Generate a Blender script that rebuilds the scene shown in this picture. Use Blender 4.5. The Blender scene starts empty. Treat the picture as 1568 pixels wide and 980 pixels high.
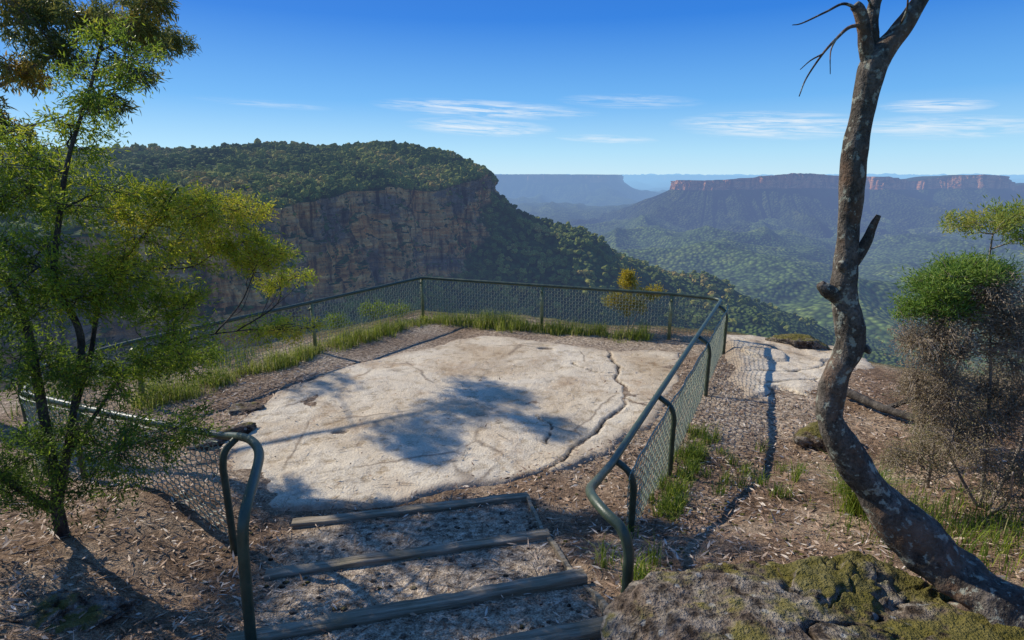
import bpy, math, random
import numpy as np
from mathutils import Vector
random.seed(7); rng=np.random.default_rng(7)
sc=bpy.context.scene
COL=sc.collection
A=np.array
# ---------------------------------------------------------------- noise
def vn(x,y,z=0.0,seed=0):
    x,y,z=np.broadcast_arrays(np.asarray(x,float),np.asarray(y,float),np.asarray(z,float))
    xi,yi,zi=np.floor(x),np.floor(y),np.floor(z)
    fx,fy,fz=x-xi,y-yi,z-zi
    ux,uy,uz=[f*f*(3-2*f) for f in (fx,fy,fz)]
    xi,yi,zi=[q.astype(np.int64) for q in (xi,yi,zi)]
    def h(a,b,c):
        n=((a*73856093)^(b*19349663)^(c*83492791)^(seed*26544357+911))&0xffffffff
        n=((n^(n>>13))*1274126177)&0xffffffff
        n=((n^(n>>15))*668265263)&0xffffffff
        n=n^(n>>16)
        return n/2147483647.5-1
    r=0
    for dx in (0,1):
        wx=ux if dx else 1-ux
        for dy in (0,1):
            wy=uy if dy else 1-uy
            for dz in (0,1):
                wz=uz if dz else 1-uz
                r=r+wx*wy*wz*h(xi+dx,yi+dy,zi+dz)
    return r
def fbm(x,y,z=0.0,o=4,seed=0):
    r=0;a=.5;f=1
    for i in range(o):
        r=r+a*vn(np.asarray(x)*f+i*17.3,np.asarray(y)*f+i*5.1,np.asarray(z)*f,seed+i);a*=.5;f*=2.03
    return r
def sst(a,b,x):
    t=np.clip((np.asarray(x,float)-a)/(b-a),0,1);return t*t*(3-2*t)
# ---------------------------------------------------------------- mesh helper
def mk(name,V,Q=None,T=None,mat=None,attrs=None,smooth=True,parent=None):
    V=np.asarray(V,np.float32).reshape(-1,3)
    me=bpy.data.meshes.new(name)
    Q=np.zeros((0,4),np.int32) if Q is None else np.asarray(Q,np.int32).reshape(-1,4)
    T=np.zeros((0,3),np.int32) if T is None else np.asarray(T,np.int32).reshape(-1,3)
    me.vertices.add(len(V));me.vertices.foreach_set('co',V.ravel())
    L=np.concatenate([Q.ravel(),T.ravel()])
    me.loops.add(len(L));me.loops.foreach_set('vertex_index',L)
    st=np.concatenate([np.arange(len(Q))*4,len(Q)*4+np.arange(len(T))*3]).astype(np.int32)
    me.polygons.add(len(st));me.polygons.foreach_set('loop_start',st)
    try: me.polygons.foreach_set('loop_total',np.concatenate([np.full(len(Q),4),np.full(len(T),3)]).astype(np.int32))
    except Exception: pass
    me.polygons.foreach_set('use_smooth',np.full(len(st),smooth))
    if attrs:
        for k,v in attrs.items():
            at=me.attributes.new(k,'FLOAT','POINT');at.data.foreach_set('value',np.asarray(v,np.float32).ravel())
    me.update(calc_edges=True);me.validate()
    if mat: me.materials.append(mat)
    ob=bpy.data.objects.new(name,me);COL.objects.link(ob)
    if parent: ob.parent=parent
    return ob
def empty(name):
    e=bpy.data.objects.new(name,None);COL.objects.link(e);e.empty_display_size=.2;return e
def gridq(n,m):
    i=np.arange(n-1)[:,None];j=np.arange(m-1)[None,:]
    a=i*m+j
    return np.stack([a,a+m,a+m+1,a+1],-1).reshape(-1,4)
class Buf:
    def __init__(s): s.V=[];s.Q=[];s.T=[];s.n=0;s.A=[]
    def add(s,V,Q=None,T=None,a=0.0):
        V=np.asarray(V,float).reshape(-1,3)
        if Q is not None and len(Q): s.Q.append(np.asarray(Q).reshape(-1,4)+s.n)
        if T is not None and len(T): s.T.append(np.asarray(T).reshape(-1,3)+s.n)
        s.V.append(V);s.A.append(np.broadcast_to(np.asarray(a,float),(len(V),)));s.n+=len(V)
    def make(s,name,mat,parent=None,smooth=True):
        return mk(name,np.concatenate(s.V),np.concatenate(s.Q) if s.Q else None,np.concatenate(s.T) if s.T else None,mat,{'tone':np.concatenate(s.A)},smooth,parent)
def catmull(P,n):
    P=A(P,float)
    P=np.vstack([2*P[0]-P[1],P,2*P[-1]-P[-2]])
    out=[]
    m=len(P)-3
    for u in np.linspace(0,m-1e-9,n):
        i=int(u);t=u-i;p0,p1,p2,p3=P[i:i+4]
        out.append(.5*((2*p1)+(-p0+p2)*t+(2*p0-5*p1+4*p2-p3)*t*t+(-p0+3*p1-3*p2+p3)*t**3))
    return A(out)
def resample(P,step):
    d=np.r_[0,np.cumsum(np.linalg.norm(np.diff(P,axis=0),axis=1))]
    n=max(2,int(d[-1]/step)+1);s=np.linspace(0,d[-1],n)
    return np.stack([np.interp(s,d,P[:,k]) for k in range(P.shape[1])],1)
def tube(buf,P,R,sides=10,noise=0,seed=0,nf=6,a=0.0,cap=True):
    P=A(P,float);n=len(P);R=np.broadcast_to(np.asarray(R,float),(n,))
    T=np.gradient(P,axis=0);T/=np.linalg.norm(T,axis=1)[:,None]+1e-12
    ref=A([0,0,1.]) if abs(T[0,2])<.9 else A([1.,0,0])
    N=np.zeros_like(P);v=ref-T[0]*ref.dot(T[0]);N[0]=v/np.linalg.norm(v)
    for i in range(1,n):
        v=N[i-1]-T[i]*N[i-1].dot(T[i]);N[i]=v/(np.linalg.norm(v)+1e-12)
    B=np.cross(T,N)
    an=np.arange(sides)*2*math.pi/sides
    dirs=N[:,None]*np.cos(an)[None,:,None]+B[:,None]*np.sin(an)[None,:,None]
    V=P[:,None]+dirs*R[:,None,None]
    if noise:
        k=fbm(V[...,0]*nf,V[...,1]*nf,V[...,2]*nf*.6,3,seed)
        V=V+dirs*(k*noise*R[:,None])[...,None]
    i=np.arange(n-1)[:,None];j=np.arange(sides)[None,:];j2=(j+1)%sides
    Q=np.stack([i*sides+j,i*sides+j2,(i+1)*sides+j2,(i+1)*sides+j],-1).reshape(-1,4)
    V=V.reshape(-1,3);Tt=[]
    if cap:
        V=np.vstack([V,P[0],P[-1]]);c0=n*sides;c1=c0+1
        for q in range(sides):
            Tt.append((c0,(q+1)%sides,q));Tt.append((c1,(n-1)*sides+q,(n-1)*sides+(q+1)%sides))
    buf.add(V,Q,Tt,a)
def segs(buf,P0,P1,r0,r1,a=0.0):
    P0=A(P0,float);P1=A(P1,float);n=len(P0)
    d=P1-P0;d/=np.linalg.norm(d,axis=1)[:,None]+1e-9
    ref=np.where(np.abs(d[:,2:3])<.9,A([[0,0,1.]]),A([[1.,0,0]]))
    N=np.cross(d,ref);N/=np.linalg.norm(N,axis=1)[:,None]+1e-9;B=np.cross(d,N)
    V=np.zeros((n,6,3));r0=np.broadcast_to(r0,(n,));r1=np.broadcast_to(r1,(n,))
    for k in range(3):
        o=N*math.cos(k*2.0944)+B*math.sin(k*2.0944)
        V[:,k]=P0+o*r0[:,None];V[:,k+3]=P1+o*r1[:,None]
    b=np.arange(n)[:,None,None]*6
    Q=(b+A([[0,1,4,3],[1,2,5,4],[2,0,3,5]])[None]).reshape(-1,4)
    buf.add(V.reshape(-1,3),Q,None,a)
def leaves(buf,P,D,L,W,rn):
    P=A(P,float);D=A(D,float);n=len(P)
    D=D/(np.linalg.norm(D,axis=1)[:,None]+1e-9)
    S=np.cross(D,rng.normal(size=(n,3)));S/=np.linalg.norm(S,axis=1)[:,None]+1e-9
    L=np.broadcast_to(L,(n,))[:,None];W=np.broadcast_to(W,(n,))[:,None]
    U=np.cross(S,D)
    V=np.stack([P,P+D*L*.45+S*W*.5+U*L*.06,P+D*L,P+D*L*.45-S*W*.5+U*L*.06],1)
    buf.add(V.reshape(-1,3),np.arange(4*n).reshape(-1,4),None,np.repeat(rn,4))
# ---------------------------------------------------------------- materials
class M:
    def __init__(s,name,haze=False):
        s.m=bpy.data.materials.new(name);s.m.use_nodes=True;s.t=s.m.node_tree;s.t.nodes.clear()
        s.out=s.N('ShaderNodeOutputMaterial');s.haze=haze
    def N(s,ty,ins=None,**kw):
        n=s.t.nodes.new(ty)
        for k,v in kw.items(): setattr(n,k,v)
        if ins:
            for k,v in ins.items(): s.put(n.inputs[k],v)
        return n
    def put(s,sock,v):
        if isinstance(v,bpy.types.NodeSocket): s.t.links.new(v,sock)
        elif isinstance(v,(tuple,list)) and len(v)==3 and sock.type=='RGBA': sock.default_value=(*v,1)
        else: sock.default_value=v
    def pos(s): return s.N('ShaderNodeNewGeometry').outputs['Position']
    def scl(s,v,sc_,off=(0,0,0)):
        return s.N('ShaderNodeMapping',{'Vector':v,'Scale':sc_,'Location':off}).outputs[0]
    def noise(s,v,scale,detail=4,rough=.55,dist=0):
        return s.N('ShaderNodeTexNoise',{'Vector':v,'Scale':scale,'Detail':detail,'Roughness':rough,'Distortion':dist}).outputs[0]
    def vor(s,v,scale,feature='F1',out='Distance'):
        return s.N('ShaderNodeTexVoronoi',{'Vector':v,'Scale':scale},feature=feature).outputs[out]
    def ma(s,op,a,b=0.0,c=0.0,clamp=False):
        n=s.N('ShaderNodeMath',operation=op,use_clamp=clamp);s.put(n.inputs[0],a);s.put(n.inputs[1],b);s.put(n.inputs[2],c);return n.outputs[0]
    def rng(s,v,a,b,c=0.0,d=1.0):
        return s.N('ShaderNodeMapRange',{'Value':v,'From Min':a,'From Max':b,'To Min':c,'To Max':d}).outputs[0]
    def mix(s,f,a,b,bt='MIX'):
        n=s.N('ShaderNodeMix',data_type='RGBA',blend_type=bt)
        s.put(n.inputs[0],f);s.put(n.inputs[6],a);s.put(n.inputs[7],b);return n.outputs[2]
    def ramp(s,v,pts):
        n=s.N('ShaderNodeValToRGB',{'Fac':v});e=n.color_ramp.elements
        while len(e)<len(pts): e.new(.5)
        for i,(p,c) in enumerate(pts): e[i].position=p;e[i].color=(*c,1)
        return n.outputs[0]
    def attr(s,nm): return s.N('ShaderNodeAttribute',attribute_name=nm).outputs['Fac']
    def bump(s,h,dist=.02,st=1.0,nrm=None):
        n=s.N('ShaderNodeBump',{'Height':h,'Distance':dist,'Strength':st})
        if nrm is not None: s.put(n.inputs['Normal'],nrm)
        return n.outputs[0]
    def done(s,col,rough=.85,nrm=None,spec=.3,metal=0.0,trans=0.0):
        b=s.N('ShaderNodeBsdfPrincipled',{'Base Color':col,'Roughness':rough,'Specular IOR Level':spec,'Metallic':metal})
        if nrm is not None: s.put(b.inputs['Normal'],nrm)
        sh=b.outputs[0]
        if trans:
            tr=s.N('ShaderNodeBsdfTranslucent',{'Color':col})
            mx=s.N('ShaderNodeMixShader',{0:trans});s.t.links.new(sh,mx.inputs[1]);s.t.links.new(tr.outputs[0],mx.inputs[2]);sh=mx.outputs[0]
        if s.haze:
            # haze painted as a glow mixed into far surfaces, growing with distance from origin
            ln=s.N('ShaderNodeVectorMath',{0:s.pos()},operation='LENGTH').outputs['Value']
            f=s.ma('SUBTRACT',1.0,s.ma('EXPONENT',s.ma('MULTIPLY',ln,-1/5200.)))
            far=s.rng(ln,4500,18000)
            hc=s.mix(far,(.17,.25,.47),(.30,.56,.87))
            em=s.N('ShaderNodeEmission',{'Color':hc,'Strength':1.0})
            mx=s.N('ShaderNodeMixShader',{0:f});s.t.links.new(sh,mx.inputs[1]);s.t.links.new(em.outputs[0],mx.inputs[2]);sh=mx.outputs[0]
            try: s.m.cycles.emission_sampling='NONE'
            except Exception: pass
        s.t.links.new(sh,s.out.inputs[0]);return s.m
def mat_forest():
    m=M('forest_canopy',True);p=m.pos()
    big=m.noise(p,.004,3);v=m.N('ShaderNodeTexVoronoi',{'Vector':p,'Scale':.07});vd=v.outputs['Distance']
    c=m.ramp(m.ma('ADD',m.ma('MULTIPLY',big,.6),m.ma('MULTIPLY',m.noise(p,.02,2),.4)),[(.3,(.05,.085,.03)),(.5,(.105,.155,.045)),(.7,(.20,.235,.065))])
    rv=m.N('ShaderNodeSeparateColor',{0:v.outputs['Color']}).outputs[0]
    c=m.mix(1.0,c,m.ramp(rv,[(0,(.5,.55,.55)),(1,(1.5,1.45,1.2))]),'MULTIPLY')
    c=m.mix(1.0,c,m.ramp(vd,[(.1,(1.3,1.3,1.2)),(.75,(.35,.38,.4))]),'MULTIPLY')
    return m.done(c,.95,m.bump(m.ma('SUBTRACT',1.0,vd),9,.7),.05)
def mat_escarp(name,scale=1.0,warm=0.0,lit=1.0,vg=1.0):
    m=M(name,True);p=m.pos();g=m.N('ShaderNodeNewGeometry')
    nz=m.N('ShaderNodeSeparateXYZ',{0:g.outputs['True Normal']}).outputs[2]
    st=m.noise(m.scl(p,(.014/scale,.014/scale,.15/scale)),1,5,.7,.8)
    ver=m.noise(m.scl(p,(.11/scale,.11/scale,.010/scale)),1,4,.65)
    pat=m.noise(m.scl(p,(.014/scale,.014/scale,.022/scale)),1,5,.66)
    L=lambda c:tuple(min(.95,q*lit) for q in c)
    grey=m.ramp(st,[(.3,L((.08,.054,.042))),(.5,L((.22,.15,.105))),(.7,L((.12,.088,.07)))])
    warmc=m.ramp(st,[(.30,L((.25,.095,.03))),(.45,L((.62,.25,.075))),(.55,L((.70,.37,.15))),(.66,L((.52,.19,.06))),(.8,L((.21,.095,.045)))])
    rock=m.mix(m.rng(pat,.47-.25*warm,.56-.25*warm),grey,warmc)
    rock=m.mix(1.0,rock,m.ramp(ver,[(.38,(.22,.21,.22)),(.54,(1.15,1.1,1.05))]),'MULTIPLY')
    vo=m.vor(p,.16/scale);vc=m.noise(p,.03/scale,3)
    veg=m.ramp(vc,[(.3,(.035*vg,.065*vg,.022*vg)),(.55,(.09*vg,.13*vg,.035*vg)),(.75,(.17*vg,.19*vg,.048*vg))])
    veg=m.mix(1.0,veg,m.ramp(vo,[(.1,(1.3,1.3,1.2)),(.8,(.35,.38,.4))]),'MULTIPLY')
    f=m.rng(m.ma('ADD',nz,m.ma('MULTIPLY',m.ma('SUBTRACT',m.noise(p,.05/scale,3),.5),.6)),.50,.62)
    f=m.ma('MAXIMUM',f,m.ma('SUBTRACT',1.0,m.attr('cliff')),clamp=True)
    c=m.mix(f,rock,veg)
    hh=m.N('ShaderNodeMix',{0:f,2:m.ma('ADD',m.ma('MULTIPLY',st,1.5),m.ma('MULTIPLY',ver,1.5)),3:m.ma('SUBTRACT',1.0,vo)},data_type='FLOAT').outputs[0]
    return m.done(c,.95,m.bump(hh,6*scale,1.0),.05)
def mat_crowns():
    m=M('tree_crowns',True);r=m.attr('tone');p=m.pos()
    c=m.ramp(r,[(0,(.07,.115,.028)),(.4,(.20,.245,.052)),(.75,(.38,.38,.08)),(1,(.48,.37,.11))])
    c=m.mix(1.0,c,m.ramp(m.noise(p,.9,2,.7),[(.38,(.45,.45,.45)),(.62,(1.4,1.4,1.4))]),'MULTIPLY')
    return m.done(c,.9,None,.05,0,.42)
def mat_ground():
    m=M('leaf_litter_soil');p=m.pos()
    n1=m.noise(p,1.3,4,.6);n2=m.noise(p,14,4,.7);n3=m.noise(p,60,2,.7)
    c=m.ramp(n1,[(.3,(.145,.095,.06)),(.5,(.29,.205,.14)),(.68,(.47,.375,.275))])
    sandy=m.ramp(n2,[(.3,(.32,.255,.19)),(.55,(.57,.485,.38)),(.8,(.68,.61,.51))])
    c=m.mix(m.attr('sand'),c,sandy)
    c=m.mix(1.0,c,m.ramp(n2,[(.3,(.42,.39,.36)),(.65,(1.3,1.27,1.22))]),'MULTIPLY')
    c=m.mix(1.0,c,m.ramp(n3,[(.35,(.48,.45,.43)),(.7,(1.4,1.38,1.32))]),'MULTIPLY')
    c=m.mix(m.attr('green'),c,m.mix(n2,(.04,.06,.015),(.10,.12,.035)))
    h=m.ma('ADD',n2,m.ma('MULTIPLY',n3,.5))
    return m.done(c,.95,m.bump(h,.05,1.0),.1)
def mat_slab():
    m=M('pale_sandstone');p=m.pos();cr=m.attr('crack')
    n1=m.noise(p,.55,5,.6,.6);n2=m.noise(p,5,6,.65);n3=m.noise(p,40,3,.7)
    c=m.ramp(n1,[(.28,(.46,.345,.215)),(.42,(.61,.50,.35)),(.58,(.71,.615,.46)),(.75,(.55,.475,.37))])
    c=m.mix(1.0,c,m.ramp(n2,[(.3,(.60,.54,.46)),(.48,(1,1,1)),(.75,(1.08,1.08,1.08))]),'MULTIPLY')
    c=m.mix(1.0,c,m.ramp(n3,[(.3,(.74,.71,.67)),(.6,(1.06,1.06,1.06))]),'MULTIPLY')
    st=m.noise(m.scl(p,(1,1,1),(7,3,0)),.9,6,.72)
    c=m.mix(m.rng(st,.54,.67,0,.6),c,(.35,.225,.125))
    st2=m.noise(m.scl(p,(1,1,1),(2,13,0)),2.0,6,.72)
    c=m.mix(m.rng(st2,.60,.70,0,.5),c,(.19,.15,.115))
    w=m.N('ShaderNodeMix',{0:.25,6:p,7:m.N('ShaderNodeTexNoise',{'Vector':p,'Scale':1.3,'Detail':4.0}).outputs['Color']},data_type='RGBA').outputs[2]
    e=m.vor(w,.55,'DISTANCE_TO_EDGE')
    line=m.ma('MULTIPLY',m.rng(e,.002,.012,1,0),m.rng(m.noise(p,.9,2),.47,.57))
    c=m.mix(m.ma('MULTIPLY',line,.6),c,(.14,.10,.07))
    c=m.mix(cr,c,(.045,.032,.022))
    c=m.mix(m.attr('edge'),c,m.mix(n2,(.21,.145,.10),(.52,.43,.32)))
    h=m.ma('ADD',n2,m.ma('MULTIPLY',n3,.35))
    return m.done(c,.9,m.bump(h,.045,.85),.15)
def mat_rock():
    m=M('mossy_rock');p=m.pos();g=m.N('ShaderNodeNewGeometry')
    nz=m.N('ShaderNodeSeparateXYZ',{0:g.outputs['Normal']}).outputs[2]
    n1=m.noise(p,2.2,5,.65);n2=m.noise(p,12,5,.7);n3=m.noise(p,50,2,.7)
    c=m.ramp(n1,[(.3,(.10,.075,.055)),(.45,(.22,.165,.12)),(.58,(.38,.33,.26)),(.75,(.24,.155,.09))])
    c=m.mix(1.0,c,m.ramp(n2,[(.38,(.20,.18,.16)),(.6,(1.25,1.25,1.25))]),'MULTIPLY')
    li=m.vor(m.scl(p,(1,1,1),(1,2,3)),9);c=m.mix(m.rng(m.ma('ADD',li,m.ma('MULTIPLY',n2,.5)),.38,.45,.6,0),c,(.50,.49,.44))
    sx_=m.N('ShaderNodeSeparateXYZ',{0:p}).outputs[0]
    f=m.ma('MULTIPLY',m.rng(nz,.5,.8),m.rng(m.ma('ADD',m.ma('ADD',m.noise(p,2.0,4,.65),m.ma('MULTIPLY',n2,.3)),m.rng(sx_,1.0,2.2,-.04,.13)),.64,.72))
    c=m.mix(m.ma('MULTIPLY',f,.85),c,m.mix(n2,(.07,.07,.012),(.27,.225,.045)))
    h=m.ma('ADD',m.ma('MULTIPLY',n1,1.5),m.ma('ADD',n2,m.ma('MULTIPLY',n3,.3)))
    return m.done(c,.92,m.bump(h,.11,1.0),.15)
def mat_bark(name,a,b,c3,lich=0.0):
    m=M(name);p=m.pos();n1=m.noise(m.scl(p,(1,1,.45)),11,5,.65);n2=m.noise(p,55,3,.7);n3=m.noise(p,4,3,.6)
    c=m.ramp(n1,[(.3,a),(.5,b),(.7,c3)])
    c=m.mix(1.0,c,m.ramp(n2,[(.3,(.5,.5,.5)),(.6,(1.2,1.2,1.2))]),'MULTIPLY')
    if lich:
        c=m.mix(m.ma('MULTIPLY',m.rng(n3,.52,.66),lich*.55),c,(.24,.13,.07))
        c=m.mix(m.ma('MULTIPLY',m.rng(m.noise(p,20,4,.6),.56,.63),lich),c,(.33,.34,.27))
    return m.done(c,.9,m.bump(m.ma('ADD',n1,m.ma('MULTIPLY',n2,.3)),.035,1.0),.15)
def mat_leaf(name,pts,trans=.4,rough=.5):
    m=M(name);return m.done(m.ramp(m.attr('tone'),pts),rough,None,.3,0,trans)
def mat_timber():
    m=M('weathered_timber');p=m.pos();q=m.N('ShaderNodeVectorRotate',{'Vector':p,'Angle':-.215},rotation_type='Z_AXIS').outputs[0]
    n=m.noise(m.scl(q,(1.2,22,22)),1.6,5,.65);k=m.noise(p,3,3)
    c=m.ramp(n,[(.3,(.12,.095,.06)),(.5,(.31,.25,.17)),(.72,(.50,.43,.32))])
    c=m.mix(m.rng(k,.45,.7,0,.4),c,(.12,.12,.06))
    return m.done(c,.85,m.bump(n,.02,1.0),.2)
def mat_paint(name,c1,c2):
    m=M(name);p=m.pos();n=m.noise(p,8,5,.65);f=m.noise(p,60,3,.7)
    c=m.mix(m.rng(n,.4,.65),c1,c2);c=m.mix(m.rng(f,.62,.70,0,.7),c,(.12,.08,.05))
    return m.done(c,m.rng(n,.3,.7,.32,.55),m.bump(f,.004,.5),.5)
def mat_wire():
    m=M('wire_painted');return m.done((.28,.31,.21),.55,None,.4,.0)
# ---------------------------------------------------------------- camera / sun / sky
cam=bpy.data.cameras.new('camera');co=bpy.data.objects.new('camera',cam);COL.objects.link(co)
cam.lens=20;cam.sensor_width=36;cam.clip_start=.05;cam.clip_end=120000
co.location=(0,0,0);co.rotation_euler=(math.radians(90-14.3),0,0);sc.camera=co
EL=math.radians(37);lx,ly=.852,-.524
sd=Vector((lx*math.cos(EL),ly*math.cos(EL),-math.sin(EL)))
sun=bpy.data.lights.new('sun','SUN');so=bpy.data.objects.new('sun',sun);COL.objects.link(so)
sun.energy=5.0;sun.angle=math.radians(.5);sun.color=(1,.93,.81);so.rotation_euler=sd.to_track_quat('-Z','Y').to_euler();so.location=(-30,20,40)
w=bpy.data.worlds.new('World');sc.world=w;w.use_nodes=True;nt=w.node_tree;nt.nodes.clear()
class W(M):
    def __init__(s,t): s.t=t
m=W(nt);WS=.15
out=m.N('ShaderNodeOutputWorld');bg=m.N('ShaderNodeBackground',{'Strength':WS});nt.links.new(bg.outputs[0],out.inputs[0])
sky=m.N('ShaderNodeTexSky',sky_type='NISHITA');sky.sun_disc=False;sky.sun_elevation=EL;sky.sun_rotation=math.atan2(-lx,-ly)
sky.altitude=900;sky.air_density=1.0;sky.dust_density=.2;sky.ozone_density=1.5
g=m.N('ShaderNodeTexCoord').outputs['Generated'];sx=m.N('ShaderNodeSeparateXYZ',{0:g})
az=m.ma('MULTIPLY',m.ma('ARCTAN2',sx.outputs[0],sx.outputs[1]),57.2958);el=m.ma('MULTIPLY',m.ma('ARCSINE',sx.outputs[2]),57.2958)
grad=m.ramp(m.ma('DIVIDE',el,30.0),[(0,(.50,.76,.93)),(.07,(.38,.69,.93)),(.22,(.13,.43,.87)),(.45,(.012,.195,.72)),(.75,(.006,.115,.56)),(1,(.06,.19,.55))])
grad=m.mix(1.0,grad,(1.04/WS,1.04/WS,1.04/WS),'MULTIPLY')
base=m.mix(.90,sky.outputs[0],grad)
mask=None
for a,e,wa,we,k in [(-2.5,6.0,11,.9,1),(-3,4.4,7.5,.9,1),(9,3.3,5,.45,.8),(23.5,4.2,9,1.3,1),(35,5.2,4,.6,1),(35.7,3.6,7,1.0,.9),(-22,6,6,.35,.35),(11,6.6,7,.7,.5)]:
    d=m.ma('ADD',m.ma('POWER',m.ma('ABSOLUTE',m.ma('DIVIDE',m.ma('SUBTRACT',az,a),wa)),2.0),m.ma('POWER',m.ma('ABSOLUTE',m.ma('DIVIDE',m.ma('SUBTRACT',m.ma('ADD',el,m.ma('MULTIPLY',m.ma('SUBTRACT',az,a),.04)),e),we)),2.0))
    v=m.ma('MULTIPLY',m.ma('SUBTRACT',1.0,d,clamp=True),k)
    mask=v if mask is None else m.ma('MAXIMUM',mask,v)
cv=m.N('ShaderNodeCombineXYZ',{0:m.ma('MULTIPLY',az,.22),1:m.ma('ADD',m.ma('MULTIPLY',el,3.2),m.ma('MULTIPLY',az,.16)),2:0.0}).outputs[0]
cn=m.noise(cv,1.0,5,.66,.6)
cf=m.ma('MULTIPLY',m.ma('MULTIPLY',m.rng(cn,.40,.66),mask),.95,clamp=True)
colr=m.mix(cf,base,(.82/WS,.90/WS,.97/WS))
m.put(bg.inputs['Color'],colr)
sc.view_settings.view_transform='Standard';sc.view_settings.look='None';sc.view_settings.exposure=0
# ---------------------------------------------------------------- near ground height
EDGE=A([(-400,-300),(-60,-40),(-22,0),(-15,6),(-9.5,9.8),(-7.6,10.2),(-5.2,13),(-2.6,15.7),(.9,14.9),(3.9,13.8),(5.3,13.2),(7.2,12.0),(8.0,9.6),(10,7.5),(14,4),(30,-5),(80,-60),(400,-300)],float)
def sdist(x,y,P):
    x=np.asarray(x,float);y=np.asarray(y,float);d=np.full(x.shape,1e18);ins=np.zeros(x.shape,bool);n=len(P)
    for i in range(n):
        ax,ay=P[i];bx,by=P[(i+1)%n];ex,ey=bx-ax,by-ay
        t=np.clip(((x-ax)*ex+(y-ay)*ey)/(ex*ex+ey*ey),0,1)
        d=np.minimum(d,(x-ax-t*ex)**2+(y-ay-t*ey)**2)
        if ey!=0:
            c=((ay>y)!=(by>y))&(x<(bx-ax)*(y-ay)/(by-ay)+ax);ins^=c
    return np.where(ins,-1,1)*np.sqrt(d)
ST_Q=[-400,-3,0,1.2,1.3,2.0,2.1,2.85,2.95,3.62,3.72,4.62,4.72,5.66,5.76,6.2]
ST_Z=[3,-1.6,-1.9,-2.37,-2.5,-2.62,-2.78,-2.87,-3.02,-3.12,-3.27,-3.40,-3.53,-3.62,-3.70,-3.72]
def hn(x,y):
    x=np.asarray(x,float);y=np.asarray(y,float)
    q=-.217*x+.976*y;e=.976*x+.217*y
    sm=np.interp(q,[-400,-3,0,1.2,2.85,4.6,5.7,6.3],[3,-1.5,-1.8,-2.3,-2.9,-3.42,-3.66,-3.71])
    stz=np.interp(q,ST_Q,ST_Z)
    inn=sst(-1.35,-1.12,e)*(1-sst(1.36,1.6,e))
    z=sm*(1-inn)+stz*inn
    z=z+.50*(1-sst(-4.0,-2.5,x))*(1-sst(5.0,7.0,y))*sst(0,1.5,y)
    z=z+.10*np.clip(x-3.2,0,8)*(1-sst(8,12,y))
    z=z+(.05*fbm(x*.9,y*.9,0,4,3)+.025*fbm(x*6,y*6,0,3,9))*(1-.7*inn)
    d=sdist(x,y,EDGE)+.5*fbm(x*.4,y*.4,0,3,5)*(np.hypot(x,y)>6)
    out=np.clip(d,0,None)
    z=z-np.minimum(out*.5,.4)-np.clip(out-.4,0,None)*(2.4+.5*vn(x*.3,y*.3))
    return z,d
# terrain sheet to the horizon
def H(x,y):
    z,d=hn(x,y)
    r=np.hypot(x,y)
    low=np.where(r<30,1,0)*.25
    wx=x+160*fbm(x/500.,y/500.,0,3,71);wy=y+160*fbm(x/500.,y/500.,3,3,72)
    rid=1-np.abs(vn(wx/620.,wy/900.,0,33))*2.0
    rid2=1-np.abs(vn(wx/240.,wy/300.,0,37))*2.0
    v=-385+80*fbm(x/1200.,y/1200.,0,4,21)+rid*70+rid2*36+14*fbm(x/90.,y/90.,0,3,41)
    v=v+300*sst(13000,20000,r)+40*sst(13000,20000,r)*fbm(x/2500,y/2500,0,3,2)
    dd=np.clip(d-40,0,None)
    fall=-100-.62*dd
    zz=np.where(d<40,z,np.maximum(fall,v))
    zz=np.where((y<-20)&(d<0),np.maximum(z,-3),zz)
    return zz-low
F=np.radians(np.concatenate([np.linspace(-58,58,900),np.linspace(58,302,120)[1:-1]]));
R=np.concatenate([np.geomspace(.5,30,40),np.geomspace(30,800,50)[1:],np.linspace(800,5500,280)[1:],np.geomspace(5500,60000,70)[1:]])
F=np.append(F,F[0]+2*math.pi)
fx=np.sin(F)[None,:]*R[:,None];fy=np.cos(F)[None,:]*R[:,None]
tz=H(fx,fy)
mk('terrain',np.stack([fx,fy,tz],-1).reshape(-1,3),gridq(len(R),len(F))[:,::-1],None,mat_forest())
# near ground sheet
gx=np.arange(-9,9.01,.05);gy=np.arange(.6,16.3,.05)
X,Y=np.meshgrid(gx,gy,indexing='ij')
Z,Dg=hn(X,Y)
q=-.217*X+.976*Y;e=.976*X+.217*Y
sand=np.clip(sst(-1.4,-.9,e)*(1-sst(1.1,1.6,e))*(1-sst(5.4,6.0,q))*.85+(.45+.8*fbm(X*.8,Y*.8,0,4,77))*sst(6,7,q)*(X<5)*(1-sst(-.9,-.3,Dg)),0,1)
green=sst(-.7,.3,Dg)*.9
mk('ground',np.stack([X,Y,Z],-1).reshape(-1,3),gridq(len(gx),len(gy)),None,mat_ground(),{'sand':sand,'green':green})
def gz(x,y): return hn(x,y)[0]
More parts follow.
